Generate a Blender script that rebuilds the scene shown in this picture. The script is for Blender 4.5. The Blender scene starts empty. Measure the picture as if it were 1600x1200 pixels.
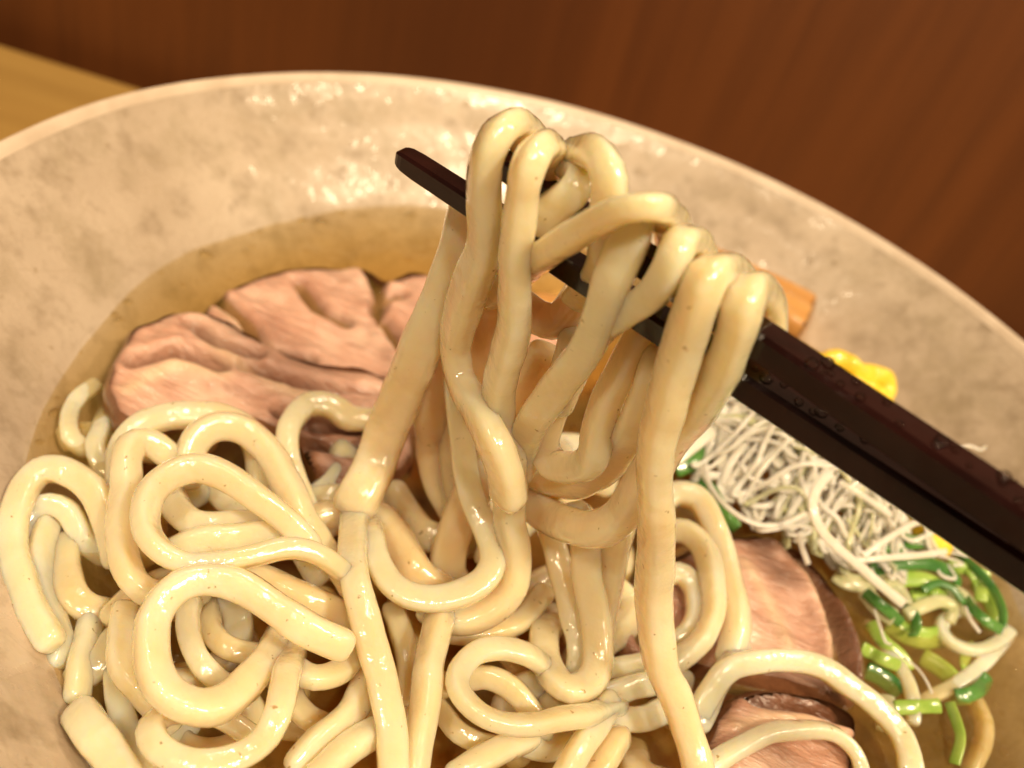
import bpy, math, random
import numpy as np
from mathutils import Vector, Matrix, noise as mnoise

random.seed(7); rng = np.random.default_rng(7)
S = bpy.context.scene
COL = S.collection

# ------------------------------------------------------------------ camera
R = 0.105            # bowl rim radius (m)
HR = 0.085           # rim height above the table
ZS = HR - 0.228*R    # broth level
CAM = np.array([0.0, -1.294*R*math.cos(.585), HR + 1.294*R*math.sin(.585)])
_t = np.array([-.111*R, -.162*R, HR]); FW = _t - CAM; FW /= np.linalg.norm(FW)
_r = np.cross(FW, [0, 0, 1]); _r /= np.linalg.norm(_r); _u = np.cross(_r, FW)
_c, _s = math.cos(.334), math.sin(.334)
RT = _c*_r + _s*_u; UP = -_s*_r + _c*_u
FPX = 800/math.tan(math.radians(31))
cd = bpy.data.cameras.new('camera'); cam = bpy.data.objects.new('camera', cd); COL.objects.link(cam)
cam.matrix_world = Matrix(((RT[0], UP[0], -FW[0], CAM[0]), (RT[1], UP[1], -FW[1], CAM[1]), (RT[2], UP[2], -FW[2], CAM[2]), (0, 0, 0, 1)))
cd.sensor_width = 36; cd.lens = 18/math.tan(math.radians(31)); cd.clip_start = .005; cd.clip_end = 20
cd.dof.use_dof = True; cd.dof.focus_distance = .097; cd.dof.aperture_fstop = 19.0
S.camera = cam

# ------------------------------------------------------------------ light of the restaurant
w = bpy.data.worlds.new('World'); S.world = w; w.use_nodes = True
w.node_tree.nodes['Background'].inputs[0].default_value = (1.0, .76, .50, 1)
w.node_tree.nodes['Background'].inputs[1].default_value = .08
def lamp(name, loc, tgt, power, size, col):
    l = bpy.data.lights.new(name, 'AREA'); l.shape = 'DISK'; l.size = size; l.energy = power; l.color = col
    o = bpy.data.objects.new(name, l); COL.objects.link(o); o.location = loc
    o.rotation_euler = (Vector(tgt)-Vector(loc)).to_track_quat('-Z', 'Y').to_euler()
    return o
WARM = (1.0, .775, .51)
lamp('ceiling_lamp', (.50, -.34, .92), (0, 0, .06), 7.2, .14, WARM)
lamp('ceiling_lamp', (.22, -.60, .95), (0, 0, .06), 3.0, .10, WARM)
lamp('ceiling_lamp', (.74, .10, .88), (0, 0, .06), 2.4, .10, WARM)
lamp('ceiling_lamp', (-.12, .16, 1.05), (0, 0, .06), 1.5, .07, (1.0, .84, .64))
lamp('ceiling_lamp', (-.30, -.55, .95), (0, 0, .06), 2.4, .10, WARM)
S.view_settings.view_transform = 'Standard'; S.view_settings.look = 'None'
S.view_settings.exposure = 0.34; S.view_settings.gamma = 1.0
S.render.engine = 'CYCLES'; S.cycles.use_denoising = True
S.cycles.max_bounces = 7; S.cycles.transparent_max_bounces = 12

# ------------------------------------------------------------------ projecting photo positions to their place in the room
def ray(x, y): return FW + RT*((x-800)/FPX) - UP*((y-600)/FPX)
def at_z(x, y, z): d = ray(x, y); return CAM + d*((z-CAM[2])/d[2])
def at_d(x, y, dep): return CAM + ray(x, y)*dep
def depth_of(p): return float((np.asarray(p)-CAM) @ FW)
def at_h(x, y, h): return at_z(x, y, ZS + h*.001)          # h in mm above the broth
ZM = {'z2': (500, 100, .5), 'z3': (0, 600, .5), 'z4': (400, 600, .5), 'z5': (1000, 600, .375), 'z6': (1000, 750, .375), 'px': (0, 0, 1)}

# ------------------------------------------------------------------ node helpers
def new_mat(name):
    m = bpy.data.materials.new(name); m.use_nodes = True; nt = m.node_tree
    return m, nt, nt.nodes['Principled BSDF']
def nd(nt, typ, **kw):
    n = nt.nodes.new(typ)
    for k, v in kw.items():
        if k in n.inputs.keys(): n.inputs[k].default_value = v
        else: setattr(n, k, v)
    return n
def ramp(nt, fac, stops):
    n = nt.nodes.new('ShaderNodeValToRGB'); e = n.color_ramp.elements
    while len(e) < len(stops): e.new(.5)
    for el, (p, c) in zip(e, stops): el.position = p; el.color = (*c, 1) if len(c) == 3 else c
    nt.links.new(fac, n.inputs[0]); return n
def noise_tex(nt, scale, detail=4, rough=.55, vec=None, mapscale=None, rot=(0, 0, 0), co='Object'):
    tc = nt.nodes.new('ShaderNodeTexCoord'); mp = nt.nodes.new('ShaderNodeMapping')
    mp.inputs['Scale'].default_value = mapscale or (1, 1, 1); mp.inputs['Rotation'].default_value = rot
    nt.links.new(tc.outputs[co], mp.inputs[0])
    n = nd(nt, 'ShaderNodeTexNoise', Scale=scale, Detail=detail, Roughness=rough)
    nt.links.new(mp.outputs[0], n.inputs['Vector']); return n
def bump(nt, h, strength, dist, normal=None):
    b = nd(nt, 'ShaderNodeBump', Strength=strength, Distance=dist); nt.links.new(h, b.inputs['Height'])
    if normal is not None: nt.links.new(normal, b.inputs['Normal'])
    return b.outputs[0]
def mix(nt, fac, a, b, typ='MIX'):
    n = nt.nodes.new('ShaderNodeMix'); n.data_type = 'RGBA'; n.blend_type = typ
    for sock, v in ((n.inputs[0], fac), (n.inputs[6], a), (n.inputs[7], b)):
        if hasattr(v, 'links'): nt.links.new(v, sock)
        elif isinstance(v, (int, float)): sock.default_value = v
        else: sock.default_value = (*v, 1)
    return n.outputs[2]

def mat_noodle(name, base, deep, sss=.9):
    m, nt, b = new_mat(name); L = nt.links
    n1 = noise_tex(nt, 120, 3); n2 = noise_tex(nt, 900, 2, .6); n3 = noise_tex(nt, 420, 3)
    c = mix(nt, ramp(nt, n1.outputs[0], [(.35, (0, 0, 0)), (.68, (1, 1, 1))]).outputs[0], base, deep)
    sp = ramp(nt, n2.outputs[0], [(.70, (0, 0, 0)), (.76, (1, 1, 1))])            # wheat-bran flecks
    c = mix(nt, sp.outputs[0], c, (.42, .30, .15))
    L.new(c, b.inputs['Base Color'])
    b.inputs['Subsurface Weight'].default_value = sss
    b.inputs['Subsurface Radius'].default_value = (1.0, .62, .28); b.inputs['Subsurface Scale'].default_value = .0075
    b.inputs['IOR'].default_value = 1.48
    L.new(ramp(nt, n3.outputs[0], [(.3, (.10,)*3), (.75, (.26,)*3)]).outputs[0], b.inputs['Roughness'])
    b.inputs['Coat Weight'].default_value = 1.0; b.inputs['Coat Roughness'].default_value = .05; b.inputs['Coat IOR'].default_value = 1.45
    nb = bump(nt, n1.outputs[0], .30, .0016); nb = bump(nt, n3.outputs[0], .28, .0006, nb)
    L.new(nb, b.inputs['Normal'])
    n4 = noise_tex(nt, 480, 3); n5 = noise_tex(nt, 1500, 2); cb = bump(nt, n4.outputs[0], .38, .0007); L.new(bump(nt, n5.outputs[0], .22, .0002, cb), b.inputs['Coat Normal'])
    return m

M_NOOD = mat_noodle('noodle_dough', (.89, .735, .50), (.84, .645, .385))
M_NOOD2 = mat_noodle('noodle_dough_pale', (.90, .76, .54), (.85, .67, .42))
M_NOOD3 = mat_noodle('noodle_dough_soaked_shaded', (.84, .655, .41), (.78, .56, .31))  # browner dough: soaked noodles, and shade put into the colour of back strands

def mat_bowl():
    m, nt, b = new_mat('speckled_cream_glaze'); L = nt.links
    n1 = noise_tex(nt, 28, 5); n2 = noise_tex(nt, 160, 5, .6); n3 = noise_tex(nt, 330, 3)
    c = mix(nt, ramp(nt, n1.outputs[0], [(.32, (0, 0, 0)), (.66, (1, 1, 1))]).outputs[0], (.47, .375, .27), (.59, .49, .37))
    c = mix(nt, ramp(nt, n2.outputs[0], [(.50, (0, 0, 0)), (.70, (.75,)*3)]).outputs[0], c, (.30, .225, .145))
    c = mix(nt, ramp(nt, n3.outputs[0], [(.70, (0, 0, 0)), (.78, (.8,)*3)]).outputs[0], c, (.36, .27, .17))
    n5 = noise_tex(nt, 75, 6, .65)
    c = mix(nt, ramp(nt, n5.outputs[0], [(.50, (0, 0, 0)), (.72, (.7,)*3)]).outputs[0], c, (.33, .26, .16))
    v = nt.nodes.new('ShaderNodeTexVoronoi'); v.feature = 'DISTANCE_TO_EDGE'; v.inputs['Scale'].default_value = 85
    tc = nt.nodes.new('ShaderNodeTexCoord'); va = nt.nodes.new('ShaderNodeVectorMath'); va.operation = 'ADD'
    sc = nt.nodes.new('ShaderNodeVectorMath'); sc.operation = 'SCALE'; sc.inputs['Scale'].default_value = .02
    nn = noise_tex(nt, 60, 3); L.new(nn.outputs['Color'], sc.inputs[0]); L.new(tc.outputs['Object'], va.inputs[0]); L.new(sc.outputs[0], va.inputs[1]); L.new(va.outputs[0], v.inputs['Vector'])
    c = mix(nt, ramp(nt, v.outputs[0], [(0, (.28,)*3), (.03, (0, 0, 0))]).outputs[0], c, (.40, .31, .20))
    L.new(c, b.inputs['Base Color'])
    L.new(ramp(nt, n2.outputs[0], [(.3, (.22,)*3), (.7, (.42,)*3)]).outputs[0], b.inputs['Roughness'])
    b.inputs['Coat Weight'].default_value = .4; b.inputs['Coat Roughness'].default_value = .14
    nb = bump(nt, n1.outputs[0], .35, .004); nb = bump(nt, n2.outputs[0], .25, .0008, nb); L.new(nb, b.inputs['Normal'])
    nc = noise_tex(nt, 110, 3); L.new(bump(nt, nc.outputs[0], .6, .0016), b.inputs['Coat Normal'])
    return m
M_BOWL = mat_bowl()
def mat_rim():
    m, nt, b = new_mat('pale_lip'); n = noise_tex(nt, 130, 4)  # lip a paler tone than the bowl walls
    c = ramp(nt, n.outputs[0], [(.3, (.60, .48, .35)), (.7, (.72, .60, .46))]); nt.links.new(c.outputs[0], b.inputs['Base Color'])
    b.inputs['Roughness'].default_value = .38; nt.links.new(bump(nt, n.outputs[0], .3, .001), b.inputs['Normal']); return m
M_RIM = mat_rim()

def mat_broth():
    m, nt, b = new_mat('amber_broth'); L = nt.links
    nt.nodes.remove(b); out = nt.nodes['Material Output']
    n1 = noise_tex(nt, 60, 3); n2 = noise_tex(nt, 260, 3); n3 = noise_tex(nt, 45, 4)
    nb = bump(nt, n1.outputs[0], .25, .003); nb = bump(nt, n2.outputs[0], .35, .0009, nb)
    tr = nt.nodes.new('ShaderNodeBsdfTransparent'); tr.inputs[0].default_value = (.97, .93, .85, 1)
    df = nt.nodes.new('ShaderNodeBsdfDiffuse')
    L.new(ramp(nt, n3.outputs[0], [(.3, (.48, .34, .065)), (.7, (.60, .44, .115))]).outputs[0], df.inputs[0])
    gl = nt.nodes.new('ShaderNodeBsdfGlossy'); gl.inputs['Roughness'].default_value = .04; gl.inputs[0].default_value = (1, 1, 1, 1); L.new(nb, gl.inputs['Normal'])
    m1 = nt.nodes.new('ShaderNodeMixShader'); m1.inputs[0].default_value = .13; L.new(tr.outputs[0], m1.inputs[1]); L.new(df.outputs[0], m1.inputs[2])
    fr = nt.nodes.new('ShaderNodeFresnel'); fr.inputs[0].default_value = 1.36; L.new(nb, fr.inputs[1])
    geo = nt.nodes.new('ShaderNodeNewGeometry'); sub = nt.nodes.new('ShaderNodeMath'); sub.operation = 'SUBTRACT'; sub.inputs[0].default_value = 1; L.new(geo.outputs['Backfacing'], sub.inputs[1])
    mu = nt.nodes.new('ShaderNodeMath'); mu.operation = 'MULTIPLY'; L.new(fr.outputs[0], mu.inputs[0]); L.new(sub.outputs[0], mu.inputs[1])
    m2 = nt.nodes.new('ShaderNodeMixShader'); L.new(mu.outputs[0], m2.inputs[0]); L.new(m1.outputs[0], m2.inputs[1]); L.new(gl.outputs[0], m2.inputs[2])
    L.new(m2.outputs[0], out.inputs['Surface'])
    va = nt.nodes.new('ShaderNodeVolumeAbsorption'); va.inputs['Color'].default_value = (.86, .68, .26, 1); va.inputs['Density'].default_value = 55
    L.new(va.outputs[0], out.inputs['Volume']); return m
M_BROTH = mat_broth()
def mat_drop(name, col):
    m, nt, b = new_mat(name); nt.nodes.remove(b); L = nt.links
    tr = nt.nodes.new('ShaderNodeBsdfTransparent'); tr.inputs[0].default_value = (*col, 1)
    gl = nt.nodes.new('ShaderNodeBsdfGlossy'); gl.inputs['Roughness'].default_value = .03
    fr = nt.nodes.new('ShaderNodeFresnel'); fr.inputs[0].default_value = 1.34
    ms = nt.nodes.new('ShaderNodeMixShader'); L.new(fr.outputs[0], ms.inputs[0]); L.new(tr.outputs[0], ms.inputs[1]); L.new(gl.outputs[0], ms.inputs[2])
    L.new(ms.outputs[0], nt.nodes['Material Output'].inputs[0]); return m
M_OIL = mat_drop('oil_drop', (.99, .96, .86)); M_WATER = mat_drop('clear_drop', (.96, .94, .9))

def mat_pork():
    m, nt, b = new_mat('pork_meat'); L = nt.links
    n1 = noise_tex(nt, 42, 5, .6, mapscale=(1, 1.9, 1), rot=(0, 0, .5)); n2 = noise_tex(nt, 150, 5, .65, mapscale=(.5, 2.2, 1), rot=(0, 0, .5)); n3 = noise_tex(nt, 500, 3)
    c = ramp(nt, n1.outputs[0], [(.28, (.50, .25, .17)), (.40, (.65, .36, .25)), (.54, (.75, .46, .335)), (.74, (.80, .57, .42))]).outputs[0]
    c = mix(nt, ramp(nt, n2.outputs[0], [(.48, (0, 0, 0)), (.72, (.85,)*3)]).outputs[0], c, (.40, .19, .125))
    at = nt.nodes.new('ShaderNodeAttribute'); at.attribute_name = 'sear_seam'
    c = mix(nt, at.outputs['Fac'], c, (.16, .065, .03))
    af = nt.nodes.new('ShaderNodeAttribute'); af.attribute_name = 'fat'
    c = mix(nt, af.outputs['Fac'], c, (.78, .56, .36))
    L.new(c, b.inputs['Base Color'])
    b.inputs['Subsurface Weight'].default_value = .35; b.inputs['Subsurface Radius'].default_value = (1, .4, .25); b.inputs['Subsurface Scale'].default_value = .002
    b.inputs['Roughness'].default_value = .32; b.inputs['Coat Weight'].default_value = .8; b.inputs['Coat Roughness'].default_value = .09
    nb = bump(nt, n2.outputs[0], .8, .0022); nb = bump(nt, n3.outputs[0], .25, .0004, nb); L.new(nb, b.inputs['Normal']); L.new(nb, b.inputs['Coat Normal'])
    return m
M_PORK = mat_pork()
def mat_simple(name, c1, c2, scale, rough=.35, sss=0., coat=.4, bmp=.3, bdist=.0006, mapscale=None, sc=.001, trans=0.):
    m, nt, b = new_mat(name); n = noise_tex(nt, scale, 4, .6, mapscale=mapscale)
    r_ = ramp(nt, n.outputs[0], [(.3, c1), (.7, c2)]); nt.links.new(r_.outputs[0], b.inputs['Base Color'])
    b.inputs['Roughness'].default_value = rough; b.inputs['Coat Weight'].default_value = coat; b.inputs['Coat Roughness'].default_value = .08
    b.inputs['Subsurface Weight'].default_value = sss; b.inputs['Subsurface Scale'].default_value = sc; b.inputs['Subsurface Radius'].default_value = (1, .7, .4)
    b.inputs['Transmission Weight'].default_value = trans
    nt.links.new(bump(nt, n.outputs[0], bmp, bdist), b.inputs['Normal']); return m
M_CRUST = mat_simple('seared_pork_edge', (.12, .045, .02), (.30, .13, .055), 160, .34, .1, .5, .6, .001)
M_LEEK = mat_simple('white_leek', (.88, .82, .68), (.95, .91, .80), 200, .3, .4, .5, .2, .0004, sc=.0016)
M_LEEK2 = mat_simple('pale_green_leek', (.66, .68, .36), (.80, .78, .54), 200, .3, .5, .5, .2, .0004, sc=.0016)
def see_through(m, k):
    nt = m.node_tree; b = nt.nodes['Principled BSDF']; t = nt.nodes.new('ShaderNodeBsdfTransparent'); x = nt.nodes.new('ShaderNodeMixShader'); x.inputs[0].default_value = k
    nt.links.new(b.outputs[0], x.inputs[1]); nt.links.new(t.outputs[0], x.inputs[2]); nt.links.new(x.outputs[0], nt.nodes['Material Output'].inputs[0])
see_through(M_LEEK, .30); see_through(M_LEEK2, .36)
M_GREEN = mat_simple('scallion_green', (.025, .13, .022), (.11, .29, .05), 110, .26, .15, .6, .25, .0004)
M_LIME = mat_simple('scallion_light_green', (.24, .42, .05), (.42, .58, .12), 220, .26, .3, .6, .25, .0004)
M_YUZU = mat_simple('citrus_peel', (.86, .56, .015), (.94, .70, .05), 500, .4, .25, .3, .6, .0006)
M_BAMBOO = mat_simple('bamboo_shoot', (.52, .235, .055), (.70, .38, .12), 90, .4, .3, .4, .5, .001, mapscale=(.25, 1.6, 1.6))

def mat_lacquer():
    m, nt, b = new_mat('dark_red_lacquer'); L = nt.links
    n1 = noise_tex(nt, 500, 3); n2 = noise_tex(nt, 160, 4, .6, mapscale=(.15, 1.5, 1.5)); n3 = noise_tex(nt, 90, 4)
    c = ramp(nt, n2.outputs[0], [(.3, (.006, .0014, .0010)), (.75, (.024, .0050, .0035))]); L.new(c.outputs[0], b.inputs['Base Color'])
    L.new(ramp(nt, n3.outputs[0], [(.35, (.09,)*3), (.65, (.20,)*3)]).outputs[0], b.inputs['Roughness'])
    b.inputs['Specular IOR Level'].default_value = .15; b.inputs['Coat Weight'].default_value = .35; b.inputs['Coat Roughness'].default_value = .06
    nb = bump(nt, n1.outputs[0], .25, .0003); nb = bump(nt, n3.outputs[0], .3, .0009, nb); L.new(nb, b.inputs['Normal']); return m
M_LACQ = mat_lacquer()
def mat_wood(name, c1, c2, c3, mapscale, rough, co='Object'):
    m, nt, b = new_mat(name); L = nt.links
    n1 = noise_tex(nt, 14, 5, .6, mapscale=mapscale, co=co); n2 = noise_tex(nt, 90, 4, .6, mapscale=mapscale, co=co)
    c = ramp(nt, n1.outputs[0], [(.28, c1), (.5, c2), (.75, c3)]).outputs[0]
    c = mix(nt, ramp(nt, n2.outputs[0], [(.42, (0, 0, 0)), (.70, (.6,)*3)]).outputs[0], c, tuple(k*.85 for k in c1))
    L.new(c, b.inputs['Base Color']); b.inputs['Roughness'].default_value = rough
    L.new(bump(nt, n2.outputs[0], .15, .0006), b.inputs['Normal']); return m
M_WALL = mat_wood('brown_wood_veneer', (.088, .0235, .0032), (.125, .035, .005), (.158, .047, .008), (1.0, 1.0, .07), .5)
M_TABLE = mat_wood('blond_wood', (.40, .225, .055), (.46, .275, .075), (.52, .33, .10), (.08, 1.0, 1.0), .42)

# ------------------------------------------------------------------ object helpers
def link_mesh(name, v, f, mat, parent=None, smooth=True):
    me = bpy.data.meshes.new(name); me.from_pydata([tuple(map(float, p)) for p in v], [], f); me.update()
    if smooth: me.polygons.foreach_set('use_smooth', [True]*len(me.polygons))
    o = bpy.data.objects.new(name, me); COL.objects.link(o); me.materials.append(mat)
    if parent is not None: o.parent = parent
    return o
def tag(o, label=None, cat=None, group=None, kind=None):
    if label: o['label'] = label
    if cat: o['category'] = cat
    if group: o['group'] = group
    if kind: o['kind'] = kind
    return o
def empty(name, loc=(0, 0, 0)):
    o = bpy.data.objects.new(name, None); COL.objects.link(o); o.location = loc; o.empty_display_size = .01; return o

def catmull(P, n):
    P = np.asarray(P, float); Q = np.vstack([2*P[0]-P[1], P, 2*P[-1]-P[-2]])
    out = []
    segs = len(P)-1
    L = np.linalg.norm(np.diff(P[:, :3], axis=0), axis=1); cs = np.concatenate([[0], np.cumsum(L)])
    for s in np.linspace(0, cs[-1], n):
        i = min(max(np.searchsorted(cs, s, 'right')-1, 0), segs-1)
        t = (s-cs[i])/max(L[i], 1e-9)
        p0, p1, p2, p3 = Q[i:i+4]
        out.append(.5*((2*p1)+(-p0+p2)*t+(2*p0-5*p1+4*p2-p3)*t*t+(-p0+3*p1-3*p2+p3)*t**3))
    return np.array(out)
def resample(P, step):
    D = catmull(P, 200); L = np.linalg.norm(np.diff(D[:, :3], axis=0), axis=1); cs = np.concatenate([[0], np.cumsum(L)])
    n = max(6, int(cs[-1]/step)+1); t = np.linspace(0, cs[-1], n)
    return np.stack([np.interp(t, cs, D[:, k]) for k in range(D.shape[1])], 1)

def sweep_mesh(P, W, aspect=.85, expo=2.9, nseg=14, twist=None, blunt=.85, up=None):
    """rounded-rectangle section swept along P (n,3); W (n,) full widths"""
    P = np.asarray(P, float); n = len(P)
    T = np.gradient(P, axis=0); T /= np.linalg.norm(T, axis=1)[:, None] + 1e-12
    v0 = (CAM-P[0]) if up is None else np.asarray(up, float)
    N = np.zeros_like(P); a = v0 - T[0]*(v0@T[0]); N[0] = a/np.linalg.norm(a)
    for i in range(1, n):
        a = N[i-1]-T[i]*(N[i-1]@T[i]); N[i] = a/(np.linalg.norm(a)+1e-12)
    B = np.cross(T, N)
    tw = np.zeros(n) if twist is None else twist
    th = np.linspace(0, 2*np.pi, nseg, endpoint=False)+np.pi/nseg
    cx = np.sign(np.cos(th))*np.abs(np.cos(th))**(2/expo); cy = np.sign(np.sin(th))*np.abs(np.sin(th))**(2/expo)
    V = []
    # end caps: short extra rings that close roundly
    rings = []
    r0 = W[0]*.5
    for k, (off, sc) in enumerate(((-.42*blunt, .45), (-.34*blunt, .76), (-.18*blunt, .93))): rings.append((0, off*W[0], sc))
    for i in range(n): rings.append((i, 0, 1))
    for k, (off, sc) in enumerate(((.18*blunt, .93), (.34*blunt, .76), (.42*blunt, .45))): rings.append((n-1, off*W[-1], sc))
    for i, off, sc in rings:
        c, s = math.cos(tw[i]), math.sin(tw[i])
        b = B[i]*c+N[i]*s; nn = N[i]*c-B[i]*s
        q = P[i]+T[i]*off
        V.append(q+(b[None]*cx[:, None]+nn[None]*(cy*aspect)[:, None])*(W[i]*.5*sc))
    V = np.concatenate(V); F = []
    m = len(rings)
    for i in range(m-1):
        for j in range(nseg):
            k = (j+1) % nseg; F.append((i*nseg+j, i*nseg+k, (i+1)*nseg+k, (i+1)*nseg+j))
    F.append(tuple(range(nseg-1, -1, -1))); F.append(tuple(range((m-1)*nseg, m*nseg)))
    return V, F

def dome_mesh(spots, squash=.55):
    """many little drops: (point, normal, radius)"""
    V, F = [], []
    for p, n_, r_ in spots:
        n_ = Vector(n_).normalized(); t = n_.orthogonal().normalized(); b = n_.cross(t); base = len(V)
        rings = [(1.0, 0), (.92, .38), (.70, .72), (.38, .93)]
        for rr, hh in rings:
            for j in range(8):
                a = j*math.pi/4; q = Vector(p)+(t*math.cos(a)+b*math.sin(a))*(rr*r_)+n_*(hh*squash*r_); V.append(tuple(q))
        V.append(tuple(Vector(p)+n_*squash*r_))
        for i in range(3):
            for j in range(8):
                k = (j+1) % 8; F.append((base+i*8+j, base+i*8+k, base+(i+1)*8+k, base+(i+1)*8+j))
        for j in range(8): F.append((base+24+j, base+24+(j+1) % 8, base+32))
    return V, F

# ================================================================== the setting
# wall line measured on the table: passes (-.249,.169) heading (.983,.183)
WD = np.array([.983, .183, 0]); WD /= np.linalg.norm(WD); WN = np.array([WD[1], -WD[0], 0]); W0 = np.array([-.249, .169, 0])
def slab(name, o, ax, ay, az, mat):
    o, ax, ay, az = (np.asarray(k, float) for k in (o, ax, ay, az))
    V = [o+ax*i+ay*j+az*k for k in (0, 1) for j in (0, 1) for i in (0, 1)]
    return link_mesh(name, V, [(0, 2, 3, 1), (4, 5, 7, 6), (0, 1, 5, 4), (1, 3, 7, 5), (3, 2, 6, 7), (2, 0, 4, 6)], mat, smooth=False)
def placed_slab(name, org, ang, dims, mat):
    o = slab(name, (0, 0, 0), (dims[0], 0, 0), (0, dims[1], 0), (0, 0, dims[2]), mat)
    o.location = org; o.rotation_euler[2] = ang; return o
ang = math.atan2(WD[1], WD[0])
tb = placed_slab('tabletop', tuple(W0-WD*.55+WN*.75+np.array([0, 0, -.03])), ang, (1.5, .747, .03), M_TABLE); tag(tb, kind='structure')
wl = placed_slab('wall', tuple(W0-WD*.6-WN*.012+np.array([0, 0, -.2])), ang, (1.7, .03, 1.0), M_WALL); tag(wl, kind='structure')

# ================================================================== the bowl
INNER = [(.984, -.021), (.94, -.066), (.875, -.135), (.793, -.228), (.71, -.345), (.60, -.48), (.45, -.595), (.25, -.665), (.001, -.69)]
OUTER = [(.994, -.045), (.955, -.125), (.885, -.205), (.815, -.29), (.73, -.41), (.62, -.54), (.50, -.65), (.44, -.69)]
def smooth_prof(pr, k): return [tuple(q) for q in catmull(np.array([(a, b, 0) for a, b in pr]), k)[:, :2]]
def lathe(name, prof, mat, parent, seg=160, wob=.0006, closed_ends=False):
    V, F = [], []
    for i, (r_, z) in enumerate(prof):
        for j in range(seg):
            a = 2*math.pi*j/seg
            d = mnoise.noise(Vector((math.cos(a)*2.2, math.sin(a)*2.2, z*7)))*wob*2.2 + math.sin(z*95)*wob*.35
            rr = r_*R + (d if r_ > .05 else 0)
            zz = HR+z*R + (mnoise.noise(Vector((math.cos(a)*1.2, math.sin(a)*1.2, 5)))*.0007 if z > -.1 else 0)
            V.append((math.cos(a)*rr, math.sin(a)*rr, zz))
    for i in range(len(prof)-1):
        for j in range(seg):
            k = (j+1) % seg; F.append((i*seg+j, i*seg+k, (i+1)*seg+k, (i+1)*seg+j))
    return link_mesh(name, V, F, mat, parent)
bowl = empty('ramen_bowl'); tag(bowl, 'wide cream speckled ceramic bowl full of noodle soup', 'bowl')
lathe('inner_wall', smooth_prof(INNER, 48), M_BOWL, bowl)
lathe('outer_wall', smooth_prof(OUTER, 40), M_BOWL, bowl)
lip = smooth_prof([(.981, -.0238), (.986, -.0175), (.992, -.0105), (.998, -.008), (1.003, -.013), (1.003, -.024), (.993, -.046)], 20)
lathe('rim', lip, M_RIM, bowl)
lathe('foot_ring', [(.44, -.69), (.425, -.75), (.415, -HR/R+.006), (.405, -HR/R), (.365, -HR/R), (.355, -HR/R+.006), (.35, -.72), (.2, -.735), (.001, -.735)], M_BOWL, bowl, wob=.0001)
_ip = np.array(INNER); 
def r_in(z):   # inner radius at world z
    zz = (np.asarray(z)-HR)/R
    return np.interp(zz, _ip[::-1, 1], _ip[::-1, 0])*R
# beads of broth left on the glaze
sp = []
for k in range(70):
    a = math.radians(random.choice([random.uniform(95, 150), random.uniform(60, 200), random.uniform(100, 130)])); z = ZS + (HR-.004-ZS)*random.random()**1.0
    rr = float(r_in(z)); sp.append(((math.cos(a)*rr, math.sin(a)*rr, z), (-math.cos(a)*.72, -math.sin(a)*.72, .7), random.uniform(.0003, .0009)))
v, f = dome_mesh(sp); tag(link_mesh('broth_beads', v, f, M_WATER, bowl), kind='stuff')

# ================================================================== broth
def broth():
    V, F = [], []; nr, na = 60, 160; Rm = float(r_in(ZS))+.0012
    V.append((0, 0, ZS))
    for i in range(1, nr+1):
        r_ = Rm*i/nr
        for j in range(na):
            a = 2*math.pi*j/na; x, y = r_*math.cos(a), r_*math.sin(a)
            z = ZS + .00035*mnoise.noise(Vector((x*140, y*140, 0))) + .0009*math.exp(-(Rm-r_)/.0016)
            V.append((x, y, z))
    for j in range(na): F.append((0, 1+j, 1+(j+1) % na))
    for i in range(nr-1):
        for j in range(na):
            k = (j+1) % na; a = 1+i*na; F.append((a+j, a+na+j, a+na+k, a+k))
    # body of the broth down along the bowl
    last = 1+(nr-1)*na; zz = np.linspace(ZS-.001, HR-.688*R, 14)
    for z in zz:
        rr = max(float(r_in(z))+.0006, .0005)
        for j in range(na): V.append((rr*math.cos(2*math.pi*j/na), rr*math.sin(2*math.pi*j/na), z-.0003))
    for i in range(len(zz)):
        a = last+i*na
        for j in range(na):
            k = (j+1) % na; F.append((a+j, a+na+j, a+na+k, a+k))
    F.append(tuple(last+len(zz)*na+j for j in range(na-1, -1, -1)))
    o = link_mesh('broth', V, F, M_BROTH); tag(o, 'clear amber broth filling the speckled bowl', 'broth')
    sp = []
    for k in range(420):
        if k < 130:
            a = random.uniform(0, 6.283); r_ = Rm-.0012-abs(random.gauss(0, .0022))
        else:
            a = random.uniform(0, 6.283); r_ = Rm*math.sqrt(random.random())*.97
        rad = random.choice([.0003, .0004, .0005, .0007, .001])*random.uniform(.8, 1.3)*(1.25 if k < 130 else 1)
        sp.append(((r_*math.cos(a), r_*math.sin(a), ZS+.0002), (0, 0, 1), rad))
    for k in range(70):
        q = at_z(random.uniform(1350, 1570), random.uniform(850, 1170), ZS+.0003)
        if math.hypot(q[0], q[1]) < Rm-.001: sp.append((tuple(q), (0, 0, 1), random.uniform(.0003, .0008)))
    v, f = dome_mesh(sp, .26); tag(link_mesh('oil_droplets', v, f, M_OIL, o), kind='stuff')
broth()

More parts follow.
